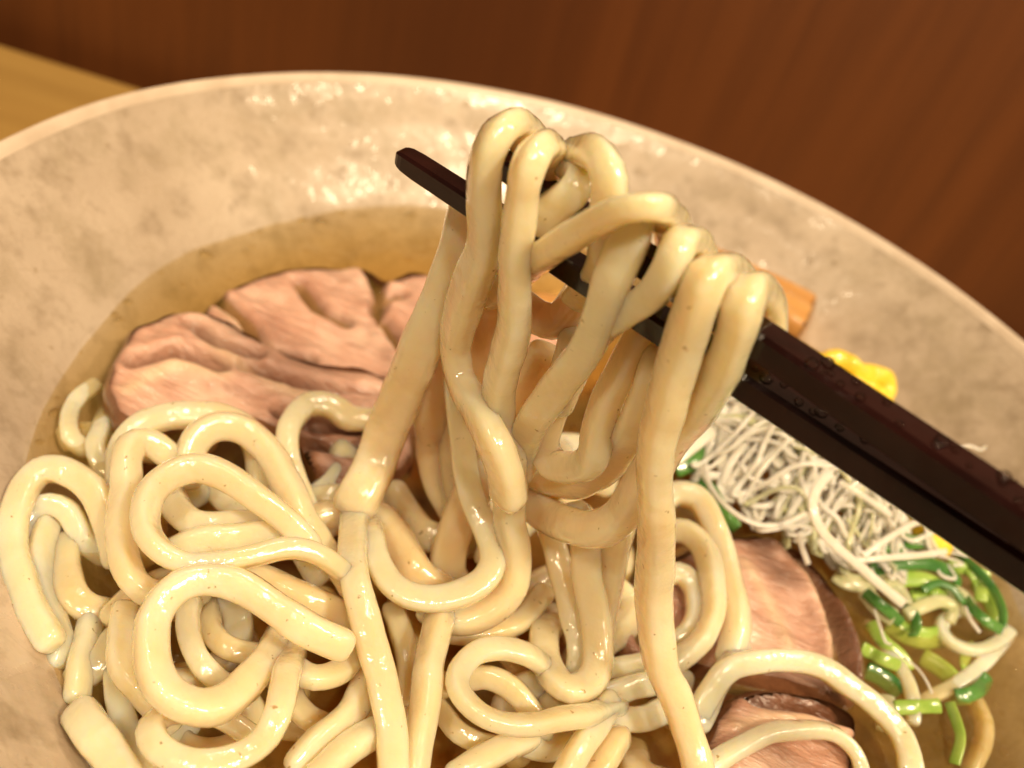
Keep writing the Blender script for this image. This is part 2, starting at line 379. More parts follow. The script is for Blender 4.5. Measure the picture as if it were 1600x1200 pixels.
# ================================================================== chopsticks
def chop_pts(tip, end, d0, d1, extra):
    a = at_d(*tip, d0); b = at_d(*end, d1); dr = (b-a)/np.linalg.norm(b-a); return a, b+dr*extra, dr
B_TIP, B_END, B_DIR = chop_pts((742, 226), (1600, 812), .090, .0705, .10)
A_TIP, A_END, A_DIR = chop_pts((622, 241), (1600, 878), .0960, .0755, .10)
def chopstick(name, a, b, w0, w1, label, roll):
    L = np.linalg.norm(b-a); T = (b-a)/L
    root = empty(name, tuple(a)); tag(root, label, 'chopstick', 'pair of chopsticks')
    up = UP - T*(UP@T); up /= np.linalg.norm(up); sd = np.cross(T, up)
    up, sd = up*math.cos(roll)+sd*math.sin(roll), sd*math.cos(roll)-up*math.sin(roll)
    # bevelled square section
    c = .26; sec = [(-1+c, 1), (1-c, 1), (1, 1-c), (1, -1+c), (1-c, -1), (-1+c, -1), (-1, -1+c), (-1, 1-c)]
    def build(nm, s0, s1, cap0, mat):
        V, F = [], []; ss = np.linspace(s0, s1, 60)
        prof = []
        if cap0: prof += [(s0-.0000, .30), (s0+.00015, .52), (s0+.0004, .70), (s0+.0008, .84), (s0+.0014, .94)]
        for s in (ss[1:] if cap0 else ss): prof.append((s, 1.0))
        for s, k in prof:
            wd = (w0+(w1-w0)*s/L)*.5*k; jit = .00006*mnoise.noise(Vector((s*300, roll, 1)))
            for x, y in sec: V.append(T*s + sd*(x*wd+jit) + up*(y*wd+jit))
        m = len(prof)
        for i in range(m-1):
            for j in range(8):
                q = (j+1) % 8; F.append((i*8+j, i*8+q, (i+1)*8+q, (i+1)*8+j))
        F.append(tuple(range(7, -1, -1))); F.append(tuple(range((m-1)*8, m*8)))
        return link_mesh(nm, V, F, mat, root, smooth=False)
    build('shaft', 0, L, True, M_LACQ)
    sp = []
    for k in range(60):
        s = random.uniform(.25, .75)*L; wd = (w0+(w1-w0)*s/L)*.5; e = random.uniform(-.65, .65)
        sp.append((T*s+up*wd+sd*wd*e, up, random.choice([.0003, .0004, .0005, .0007])))
    v, f = dome_mesh(sp, .7); d = link_mesh('wet_beads', v, f, M_WATER, root); tag(d, kind='stuff')
    return root
chopstick('chopstick', B_TIP, B_END, .0024, .0056, 'dark red lacquer chopstick with wet shiny top face, noodles draped over it', .64)
chopstick('chopstick', A_TIP, A_END, .0025, .0056, 'black lower chopstick whose bare tip pokes out past the noodles', .64)

# the hanging curtain of noodles: plane through the upper chopstick and the tangle below it
base_mid = at_h(830, 880, 8)
B_MID = at_d(960, 375, depth_of(B_TIP)+(depth_of(B_END)-depth_of(B_TIP))*.2)
def dep_chop(x):   # depth of the upper chopstick where its axis crosses picture column x
    t = np.linspace(0, 1, 200); P = B_TIP[None]+(B_END-B_TIP)[None]*t[:, None]; dz = (P-CAM)@FW; xs = 800+FPX*((P-CAM)@RT)/dz
    return float(np.interp(x, xs, dz))
P0 = at_d(742, 226, dep_chop(742)); P1 = at_d(1171, 519, dep_chop(1171))
CN = np.cross(P1-P0, base_mid-P0); CN /= np.linalg.norm(CN)
if CN@(CAM-P0) < 0: CN = -CN
def curtain(x, y, o):
    d = ray(x, y); q = P0+CN*(o*.001); return CAM+d*(((q-CAM)@CN)/(d@CN))

# ================================================================== noodles
# (key, zoom frame, width, label, C = points on the hanging curtain (offset mm), P = points in the tangle (height mm))
HANG = 'noodles lifted by the chopsticks'; PILE = 'noodles tangled in the bowl'
ND = []
def N(zf, w, label, C=(), P=(), group=PILE, aspect=.85, m=0, fixed=False, rev=False, wend=None):
    ox, oy, s = ZM[zf]; pts = []
    cs = [curtain(ox+x*s, oy+y*s, o) for x, y, o in C]; ps = [at_h(ox+x*s, oy+y*s, h) for x, y, h in P]
    pts = (ps+cs) if rev else (cs+ps)
    pts = np.array(pts); dep = np.array([depth_of(p) for p in pts])
    nc = len(cs)
    if nc and len(ps):
        for _ in range(6):
            d2 = dep.copy()
            for k in range(max(1, nc-4), min(len(dep)-1, nc+4)): d2[k] = .5*dep[k]+.25*(dep[k-1]+dep[k+1])
            dep = d2
        dr = pts-CAM; pts = CAM+dr*(dep/(dr@FW))[:, None]
    ww = w*s*dep/FPX
    if wend: ww = ww*np.linspace(1, wend, len(ww))
    wm = np.median(ww); ww = (.6*ww+.4*wm)*(1.0 if len(cs) else .86)
    ND.append(dict(P=np.hstack([pts, ww[:, None]]), label=label, group=group, aspect=aspect, m=m, hang=bool(len(cs)), fixed=fixed))

# --- lifted strands
N('z2', 118, 'broad pale noodle hung over the chopstick tip, outermost of the front strands', [(690, 560, -5), (700, 420, -5), (660, 260, -3), (600, 200, 1.5), (545, 260, 4.5), (515, 380, 5), (510, 480, 5), (515, 580, 4.5), (470, 690, 4), (430, 800, 3.5), (420, 890, 3), (445, 990, 3.5), (500, 1090, 5.5), (550, 1190, 7), (578, 1290, 7.5), (585, 1350, 7.5)], group=HANG)
N('z2', 112, 'smooth pale noodle hanging straight beside the tip strand, then curling under the loop', [(760, 520, -5), (745, 380, -4), (720, 290, -1), (680, 260, 3), (645, 310, 6), (622, 420, 6.2), (612, 560, 6), (612, 680, 5.5), (605, 800, 5), (580, 920, 4.5), (560, 1020, 4), (565, 1120, 4), (585, 1220, 4), (592, 1320, 4), (590, 1400, 4)], [(615, 1540, 12), (600, 1640, 11), (530, 1700, 9), (430, 1730, 7), (340, 1700, 5)], group=HANG, wend=.85)
N('z2', 120, 'long noodle slanting out from the bundle to a blunt cut end', [(470, 480, -4), (430, 590, -2), (380, 720, 0), (330, 860, 1.5), (270, 1000, 2.5), (225, 1130, 3), (175, 1260, 6.5), (135, 1335, 10), (118, 1365, 11)], group=HANG, wend=1.15)
N('z2', 105, 'noodle arched in a hoop over the chopstick, its near leg running down behind others', [(690, 480, 3.2), (760, 420, 2.6), (820, 370, 1.5), (770, 300, -3), (800, 285, -2), (850, 275, 1), (890, 320, 3), (905, 400, 3), (900, 480, 2.2), (900, 560, 1.6), (870, 660, 0), (800, 730, -1)], group=HANG)
N('z2', 108, 'noodle lying crosswise over the other strands and curling round the chopstick', [(1090, 600, -4), (1105, 520, -2.5), (1080, 460, 2), (1020, 440, 6.5), (930, 455, 7), (850, 500, 6.5), (770, 550, 6), (700, 590, 4.5), (640, 640, 1), (560, 720, -2)], group=HANG)
N('z2', 112, 'noodle slanting down from under the crosswise strand', [(985, 480, 3.5), (955, 560, 3.8), (910, 660, 4), (875, 770, 4), (835, 870, 4), (775, 970, 3.5), (705, 1060, 3), (650, 1150, 2.5), (620, 1260, 2)], group=HANG)
N('z2', 102, 'short bent noodle dropped over the chopstick, sweeping back towards the bundle', [(1180, 720, -4), (1185, 610, -3), (1165, 550, -.5), (1130, 560, 3.5), (1100, 620, 5), (1050, 690, 5), (980, 750, 4), (910, 800, 3), (850, 870, 1.5), (790, 960, .5), (740, 1060, 0)], group=HANG)
N('z2', 132, 'longest noodle falling from the chopstick all the way to the broth', [(1300, 790, -4), (1295, 690, -3), (1265, 635, 0), (1215, 650, 4.5), (1180, 740, 5.5), (1145, 860, 5.2), (1105, 980, 5), (1075, 1090, 5), (1050, 1200, 5), (1040, 1320, 5.5), (1045, 1440, 6), (1050, 1530, 6)], [(1040, 1680, 17), (1060, 1850, 13), (1110, 1970, 10), (1150, 2090, 8), (1180, 2220, 6)], group=HANG, wend=.9)
N('z2', 115, 'pale noodle tucked behind the longest strand on the thick side of the bundle', [(1395, 860, -4), (1390, 760, -3), (1360, 705, 0), (1330, 720, 3.8), (1320, 800, 4), (1290, 900, 3.5), (1240, 1000, 2.5), (1180, 1080, 1.5), (1110, 1160, .5), (1050, 1260, 0), (1000, 1340, 1), (930, 1420, 1.5), (850, 1455, 1.5), (760, 1430, 0), (680, 1380, -2), (610, 1320, -4)], group=HANG)
N('z2', 100, 'noodle bent in a narrow U under the lifted bundle', [(800, 860, -2), (760, 980, -1), (720, 1090, 0), (695, 1180, .5), (720, 1245, 1), (790, 1260, 1.5), (850, 1220, 1.5), (875, 1130, 1), (900, 1040, 0), (960, 930, -1), (1010, 840, -2)], group=HANG)
N('z2', 105, 'drooping noodle under the bundle, swinging across to its shaded side', [(1060, 930, -1), (1020, 1040, 0), (970, 1150, 0), (900, 1250, -.5), (830, 1300, -1), (760, 1320, -2), (690, 1300, -4), (630, 1240, -5)], group=HANG)
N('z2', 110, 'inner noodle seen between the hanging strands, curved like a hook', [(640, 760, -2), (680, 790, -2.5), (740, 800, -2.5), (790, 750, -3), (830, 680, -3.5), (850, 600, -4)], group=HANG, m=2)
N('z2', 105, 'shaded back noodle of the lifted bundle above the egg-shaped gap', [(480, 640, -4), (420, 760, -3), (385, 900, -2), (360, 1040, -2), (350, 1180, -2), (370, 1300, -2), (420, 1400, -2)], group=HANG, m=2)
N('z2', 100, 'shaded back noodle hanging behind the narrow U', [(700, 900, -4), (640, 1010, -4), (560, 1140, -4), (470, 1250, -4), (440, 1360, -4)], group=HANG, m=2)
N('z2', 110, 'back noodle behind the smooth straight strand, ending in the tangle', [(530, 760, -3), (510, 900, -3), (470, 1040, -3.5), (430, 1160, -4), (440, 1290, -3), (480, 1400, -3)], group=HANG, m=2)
N('z4', 82, 'lifted noodle that loops back up like a bucket handle above the tangle', [(640, -240, -4), (625, -100, -3), (625, 60, -1), (645, 180, 1), (665, 300, 2.5), (690, 400, 3)], [(735, 500, 15), (730, 590, 14), (650, 655, 13), (540, 672, 12), (440, 640, 11), (385, 560, 10), (362, 480, 8), (350, 440, 5)], group=HANG)
N('z4', 110, 'shaded noodle standing behind the handle-shaped loop', [(700, 260, -1), (650, 380, -2), (620, 450, -2)], [(600, 540, 8), (620, 620, 5), (680, 690, 2)], group=HANG, m=2)
N('z4', 72, 'slim noodle trailing from the bundle into the middle of the bowl', [(850, 230, -5), (875, 320, -4), (900, 400, -3), (925, 480, -2)], [(955, 590, 10), (985, 700, 8), (1010, 800, 6), (1000, 890, 4)], group=HANG)
N('z4', 92, 'wide noodle dropping from the bundle and hooking round the slim trailing strand', [(1000, 400, -1), (1035, 480, -1)], [(1040, 620, 9), (1070, 760, 9), (1075, 880, 8), (1030, 950, 7), (960, 955, 6), (910, 880, 5), (905, 790, 4), (950, 720, 1)], group=HANG)
N('z4', 88, 'pale noodle slanting down behind the longest strand', [(1150, 380, -2), (1130, 500, -2)], [(1100, 640, 6), (1080, 760, 3), (1060, 860, 0)], group=HANG, m=1)

# --- the tangle
N('z3', 108, 'thick noodle standing up under the blunt cut end, running straight to the edge', P=[(1118, 380, 5), (1106, 480, 9), (1100, 570, 11.5), (1130, 680, 12), (1160, 780, 11.5), (1190, 880, 11), (1215, 1000, 10), (1225, 1100, 9), (1228, 1220, 8)])
N('z3', 96, 'outermost noodle arch leaning on the bowl wall', P=[(155, 795, .2), (100, 690, .8), (56, 570, 1.5), (44, 440, 2.5), (70, 325, 3.5), (140, 268, 5), (230, 285, 5.5), (300, 350, 5), (345, 450, 4), (365, 540, 2)], m=1)
N('z3', 78, 'small noodle arch inside the outermost arch by the wall', P=[(80, 500, 0), (80, 430, 1), (125, 382, 2), (185, 377, 2.5), (235, 420, 1.5), (260, 490, 0), (320, 540, -1.5)], m=1)
N('z3', 84, 'soaked noodle going down from the small arch beside the wall', P=[(150, 450, 0), (130, 560, .6), (150, 680, .8), (190, 780, .2), (180, 860, -1.5)], m=1)
N('z3', 105, 'soaked noodle curving half under the broth near the wall', P=[(190, 500, -.8), (210, 610, -.3), (260, 690, -.6), (340, 715, -2)], m=2)
N('z3', 92, 'short rounded noodle end dipping into broth by the wall', P=[(280, 700, -1.5), (262, 790, -.4), (248, 880, -.4), (236, 960, -1)], m=1)
N('z3', 98, 'noodle bending down from the top of the ring-shaped loop', P=[(610, 350, 1), (570, 290, 4), (530, 225, 8.5), (455, 178, 10), (400, 230, 10), (388, 340, 9), (388, 450, 9), (400, 560, 8.5), (450, 640, 8), (530, 665, 6), (620, 660, 4)])
N('z3', 95, 'large noodle arch over the tangle, bordering the pork', P=[(375, 330, 4), (375, 210, 7), (430, 135, 8), (530, 98, 8), (640, 95, 8), (740, 120, 7), (800, 200, 5), (810, 320, 3), (815, 420, 0)])
N('z3', 98, 'noodle arch next to the pork, running under the ring-shaped loop', P=[(590, 300, 7), (610, 190, 10), (680, 135, 11.5), (770, 150, 11.5), (850, 220, 11), (900, 310, 10.5), (950, 420, 10), (1000, 500, 8), (1060, 580, 5)])
N('z3', 98, 'noodle coiled in a ring-shaped loop on top of the tangle', P=[(960, 510, 10), (890, 440, 12), (800, 370, 14), (700, 295, 15), (600, 268, 15), (510, 300, 15), (458, 380, 15), (462, 465, 15), (525, 530, 15), (620, 565, 15), (740, 550, 15.5), (850, 520, 15.5), (950, 518, 15), (1045, 560, 13), (1100, 640, 9)])
N('z3', 100, 'noodle crossing inside the ring-shaped loop', P=[(520, 340, 6), (560, 400, 8), (620, 440, 9), (700, 445, 9), (790, 440, 8), (880, 500, 6)])
N('z3', 95, 'noodle band just under the ring-shaped loop', P=[(540, 520, 7), (620, 490, 9), (720, 485, 9.5), (820, 470, 9), (920, 500, 8), (1000, 600, 6)])
N('z3', 116, 'thickest noodle, rolled in a big open loop with a blunt end', P=[(1065, 805, 14), (950, 758, 15), (850, 690, 15), (760, 635, 15), (650, 608, 15), (560, 630, 15), (493, 710, 14), (476, 810, 13.5), (492, 910, 13), (550, 985, 12.5), (640, 1008, 12), (730, 970, 11), (800, 900, 9), (860, 830, 7), (900, 770, 4)])
N('z3', 80, 'thin curve of noodle inside the big open loop', P=[(600, 680, 5), (590, 770, 6), (620, 870, 6), (690, 940, 4), (760, 960, 2)], m=1)
N('z3', 80, 'soaked noodle deep inside the big open loop', P=[(650, 690, 2), (660, 780, 3), (730, 835, 3), (830, 850, 2)], m=2)
N('z3', 98, 'noodle closing in a small ring round a puddle of broth', P=[(930, 740, 4), (912, 830, 7), (892, 930, 11), (865, 1030, 13), (820, 1105, 12), (740, 1155, 11), (640, 1178, 11), (540, 1160, 10.5), (480, 1105, 10), (500, 1050, 9), (580, 1030, 7), (690, 1045, 5), (780, 1100, 3)])
N('z3', 125, 'stubby noodle end lying on the bowl wall', P=[(255, 1030, 2), (300, 1085, 3), (350, 1150, 3), (410, 1240, 3)], m=1)
N('z3', 100, 'noodle sinking under the thickest open loop', P=[(395, 700, 5), (385, 800, 6), (390, 890, 6), (450, 970, 5), (540, 1050, 3)])
N('z3', 92, 'noodle below the big loop, sliding into the broth', P=[(365, 900, 0), (380, 1000, 1), (410, 1090, 1.5), (450, 1200, 1.5)], m=1)
N('z3', 88, 'U-shaped noodle beside the blunt end of the thickest loop', P=[(870, 830, 6), (930, 895, 8), (1000, 925, 8), (1080, 885, 7), (1130, 800, 5), (1150, 720, 3)])
N('z3', 80, 'small soaked curl between two straight noodles', P=[(900, 920, 1), (930, 1000, 3), (1000, 1060, 3), (1080, 1060, 1)], m=2)
N('z3', 112, 'noodle sweeping up from the edge behind the thick straight strand', P=[(930, 1190, 7), (1000, 1120, 7.5), (1080, 1060, 7), (1130, 980, 6), (1160, 880, 4)])
N('z3', 112, 'noodle running along the near side under the thick straight strand', P=[(1000, 1230, 7), (1080, 1150, 7), (1180, 1090, 6), (1290, 1060, 4)])
N('z3', 118, 'broad soaked noodle wedged between the two loops', P=[(700, 600, 6), (800, 620, 7), (900, 660, 7.5), (1000, 700, 7), (1090, 730, 5)], m=2)
N('z3', 62, 'thin noodle tip curling out of the broth by the pork', P=[(300, 10, -2), (245, 50, -.8), (215, 110, -.3), (225, 165, -.6), (270, 200, -2)], m=1)
N('z3', 60, 'short pale noodle tip next to the pork edge', P=[(340, 90, -2), (320, 150, -.6), (305, 210, -.4), (330, 280, -2)], m=1)
N('z3', 82, 'noodle arch reaching up against the lower pork slice', P=[(960, 400, 4), (915, 300, 6), (895, 200, 7), (910, 115, 8), (965, 62, 8), (1035, 68, 8), (1090, 105, 7), (1165, 118, 6), (1240, 140, 4)])
N('z3', 72, 'short noodle crossing below the pork arch', P=[(970, 350, 3), (1030, 345, 4), (1100, 355, 3), (1180, 390, 2)], m=2)
N('z3', 120, 'noodle hidden in shade behind the thick straight strand', P=[(1000, 420, 4), (1080, 400, 5), (1180, 420, 6), (1260, 520, 6), (1310, 600, 5), (1400, 660, 2)], m=2)
N('z4', 108, 'noodle running straight down beside the thick one, narrower at its bend', P=[(575, 700, 5), (555, 800, 7), (535, 900, 8), (530, 980, 8), (515, 1080, 7.5), (490, 1220, 6)])
N('z4', 82, 'noodle bent in a hairpin loop at the centre front', P=[(1000, 960, 0), (930, 905, 4), (860, 860, 8), (780, 825, 9), (700, 830, 10), (640, 885, 10), (632, 960, 10), (680, 1030, 10), (760, 1065, 10), (860, 1065, 10), (960, 1045, 9), (1050, 1030, 7), (1130, 1010, 4)])
N('z4', 84, 'noodle lying inside the hairpin loop', P=[(670, 920, 4), (740, 915, 5), (810, 950, 5), (860, 1010, 4), (900, 1090, 2)], m=2)
N('z4', 90, 'outer noodle of the swirl beside the pork', P=[(1240, 390, 5), (1310, 345, 7), (1390, 365, 8), (1445, 470, 8), (1480, 610, 7), (1505, 750, 6), (1480, 860, 4)], m=1)
N('z4', 84, 'middle noodle of the swirl beside the pork', P=[(1260, 470, 5), (1330, 450, 7), (1395, 505, 7.5), (1425, 610, 7), (1425, 720, 6.5), (1385, 810, 6), (1310, 870, 4)], m=1)
N('z4', 76, 'innermost noodle of the swirl beside the pork', P=[(1260, 620, 4), (1320, 590, 5), (1370, 640, 5), (1375, 720, 5), (1335, 790, 4), (1260, 830, 2)], m=1)
N('z4', 66, 'soaked noodle lying flat between the swirl and the centre', P=[(1080, 900, 3), (1150, 885, 3.5), (1240, 870, 3.5), (1330, 850, 3), (1400, 800, 2)], m=1)
N('z4', 84, 'soaked noodle strip half under broth at the centre', P=[(1080, 980, 2), (1160, 950, 3), (1250, 930, 3), (1340, 930, 2)], m=1)
N('z4', 90, 'pale noodle disappearing under the longest strand', P=[(1060, 1040, 3), (1130, 1040, 3.5), (1220, 1040, 3), (1300, 1000, 2)], m=1)
N('z4', 92, 'short noodle curving at the near edge under the hairpin loop', P=[(620, 1230, 5), (700, 1175, 5.5), (780, 1130, 5.5), (850, 1100, 4)])
N('z4', 92, 'noodle falling away from the hairpin loop to the near edge', P=[(960, 1230, 5), (1010, 1150, 6), (1060, 1080, 6), (1110, 1000, 5)])
N('z4', 100, 'noodle lying along the near edge beyond the hairpin loop', P=[(1050, 1230, 3), (1100, 1150, 4), (1130, 1100, 3)], m=2)
N('z4', 70, 'shaded curl of noodle under the hairpin loop', P=[(560, 1010, 2), (620, 1080, 3), (700, 1120, 3), (760, 1130, 2)], m=2)
N('z4', 80, 'soaked noodle peeking between the bucket-handle loop and hairpin', P=[(560, 760, 2), (650, 780, 3), (740, 770, 3.5), (830, 740, 3.5), (900, 660, 3)], m=2)
N('z4', 80, 'pale soaked noodle under the bucket-handle loop', P=[(430, 700, 3), (460, 780, 3.5), (480, 880, 3), (470, 980, 2)], m=2)
N('z6', 108, 'long noodle arching over the sliced pork and down to the broth', P=[(235, 990, 4), (290, 880, 6), (380, 775, 7.5), (500, 752, 8), (640, 752, 8), (760, 785, 7.5), (890, 870, 7), (1010, 980, 6), (1090, 1090, 5), (1120, 1220, 4)], m=1)
N('z6', 100, 'lower noodle arch lying across the sliced pork', P=[(300, 1190, 5), (420, 1110, 6), (560, 1050, 6.5), (700, 1035, 6.5), (810, 1060, 6), (890, 1130, 5), (930, 1230, 4)], m=1)
N('z6', 110, 'noodle leaning from the swirl towards the longest strand', P=[(430, 700, 4), (360, 800, 5), (300, 900, 5), (250, 1010, 4)], m=1)
N('z6', 66, 'slender noodle end poking up from the greens', P=[(960, 600, -2), (1020, 710, -.8), (1090, 810, 0), (1135, 920, .4), (1145, 1000, -.3)], m=1)
N('z6', 66, 'slender noodle crossing the clear broth near the scallions', P=[(1530, 650, 0), (1450, 750, .2), (1350, 830, -.6), (1230, 900, -1.4), (1150, 950, -2.5)], m=1)
N('z6', 62, 'slender noodle curled round a dark puddle by the scallions', P=[(1330, 540, -.5), (1265, 590, .1), (1265, 650, 0), (1330, 700, .2), (1420, 710, .2), (1490, 680, 0), (1540, 640, -.6)], m=1)
N('z6', 85, 'faint noodle under the broth beside the lime green scallion', P=[(1380, 900, -2.5), (1430, 990, -1.6), (1430, 1090, -1.6), (1380, 1200, -2.5)], m=2)

for k in range(11):
    x, y = random.uniform(190, 1060), random.uniform(740, 1190); a = random.uniform(0, 6.28); cv = random.choice([-1, 1])*random.uniform(.25, .75); P = []
    h0 = random.uniform(.3, 3.0)
    for i in range(random.randint(6, 9)):
        P.append((x, y, h0+random.uniform(-.8, .8))); a += cv+random.uniform(-.25, .25); x += 48*math.cos(a); y += 40*math.sin(a)
        if not (150 < x < 1130 and 700 < y < 1240): a += math.pi*.5*(1 if cv > 0 else -1); x = min(max(x, 150), 1130); y = min(max(y, 700), 1240)
    N('px', random.uniform(48, 58), 'pale noodle half hidden under the looped noodles of the tangle', P=P, m=random.choice([0, 1, 2]), group='noodles lower in the tangle')

# soaked noodles lower in the bowl that show through the gaps
bed_label = 'soaked noodle lying under broth in a gap of the tangle'
for k in range(16):
    cx, cy = random.uniform(120, 1120), random.uniform(700, 1180)
    a = random.uniform(0, 6.28); P = []; x, y = cx, cy
    for i in range(6):
        P.append((x, y, random.uniform(-3.5, -.5))); a += random.uniform(-.7, .7)
        x += 55*math.cos(a); y += 40*math.sin(a); x = min(max(x, 110), 1180); y = min(max(y, 680), 1230)
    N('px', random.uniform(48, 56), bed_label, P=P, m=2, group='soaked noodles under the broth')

def relax():
    paths = [resample(d['P'], .0022) for d in ND]
    idn = np.concatenate([np.full(len(p), i) for i, p in enumerate(paths)]); pos = np.concatenate([p[:, :3] for p in paths]); rad = np.concatenate([p[:, 3]*.5*.90 for p in paths])
    k_in = np.concatenate([np.arange(len(p)) for p in paths])
    # fixed chopstick spheres
    ch = []
    for a, b in ((B_TIP, B_END), (A_TIP, A_END)):
        L = np.linalg.norm(b-a)
        for s in np.arange(0, L, .0015): ch.append(np.append(a+(b-a)*s/L, (.0024+(.0038)*s/L)*.5*1.12))
    ch = np.array(ch); n0 = len(pos)
    dirs = pos-CAM; dist = np.linalg.norm(dirs, axis=1); dirs /= dist[:, None]
    orig = dist.copy()
    for it in range(46):
        p = CAM+dirs*dist[:, None]
        allp = np.vstack([p, ch[:, :3]]).astype(np.float32); allr = np.concatenate([rad, ch[:, 3]]).astype(np.float32)
        ai = np.concatenate([idn, np.full(len(ch), -1)]); ak = np.concatenate([k_in, np.zeros(len(ch), int)])
        sq = (allp**2).sum(1); d2 = sq[:n0, None]+sq[None]-2*allp[:n0]@allp.T
        rs = allr[:n0, None]+allr[None]
        I, J = np.nonzero(d2 < rs*rs)
        ok = (ai[I] != ai[J]) | (np.abs(ak[I]-ak[J]) > 4); I, J = I[ok], J[ok]
        dv = (allp[J]-p[I]); al = (dv*dirs[I]).sum(1); lat2 = np.maximum((dv**2).sum(1)-al**2, 0)
        need = np.sqrt(np.maximum(rs[I, J]**2-lat2, 0)); de = np.maximum(need-np.abs(al), 0)
        sg = np.where(al >= 0, -1., 1.)           # other one is behind -> I come nearer
        wgt = np.where(J >= n0, .8, .42)
        mv = np.zeros(n0); cnt = np.zeros(n0); np.add.at(mv, I, sg*de*wgt); np.add.at(cnt, I, 1)
        mv = mv/np.maximum(cnt, 1)**.6
        mv = np.clip(mv, -.0012, .0012)
        dist = dist+mv+(orig-dist)*.015
        # smooth along each noodle
        o = 0
        for q in paths:
            n = len(q); seg = dist[o:o+n]-orig[o:o+n]
            if n > 4:
                s2 = seg.copy(); s2[1:-1] = .5*seg[1:-1]+.25*(seg[:-2]+seg[2:]); s2[0] = .6*seg[0]+.4*seg[1]; s2[-1] = .6*seg[-1]+.4*seg[-2]
                dist[o:o+n] = orig[o:o+n]+s2
            o += n
        # stay inside the bowl
        p = CAM+dirs*dist[:, None]; rho = np.hypot(p[:, 0], p[:, 1]); over = rho+rad*.9-r_in(p[:, 2])
        dist = dist-np.where(over > 0, np.minimum(over*.6, .001), 0)
    p = CAM+dirs*dist[:, None]; o = 0; out = []
    for q in paths:
        k = dist[o:o+len(q)]/orig[o:o+len(q)]   # strands pushed up keep the thickness the photograph shows
        out.append(np.hstack([p[o:o+len(q)], q[:, 3:4]*np.clip(k, .75, 1.15)[:, None]])); o += len(q)
    return out
RP = relax()
for i, (d, q) in enumerate(zip(ND, RP)):
    q = resample(q, .0009); n = len(q); Wd = q[:, 3].copy()
    s = np.arange(n)*.0009
    Wd *= 1+np.array([.12*mnoise.noise(Vector((t*85, i*3.1, 0)))+.06*mnoise.noise(Vector((t*330, i*1.7, 4))) for t in s])
    jit = np.array([[mnoise.noise(Vector((t*75, i*2.3, k*7.7)))+.4*mnoise.noise(Vector((t*190, i*2.3, k*7.7))) for k in range(3)] for t in s])*.00055
    tw0 = random.uniform(-.5, .5); tws = random.uniform(-14, 14)
    twist = tw0+tws*(s-s.mean())+np.array([.35*mnoise.noise(Vector((t*45, i*5.1, 9))) for t in s])
    v, f = sweep_mesh(q[:, :3]+jit, Wd*1.05, random.uniform(.72, .88), 3.3, 18, twist*(.7 if d['hang'] else 1.3))
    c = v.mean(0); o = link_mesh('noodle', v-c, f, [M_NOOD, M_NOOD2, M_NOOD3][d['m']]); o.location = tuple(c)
    tag(o, d['label'], 'noodle', d['group'])

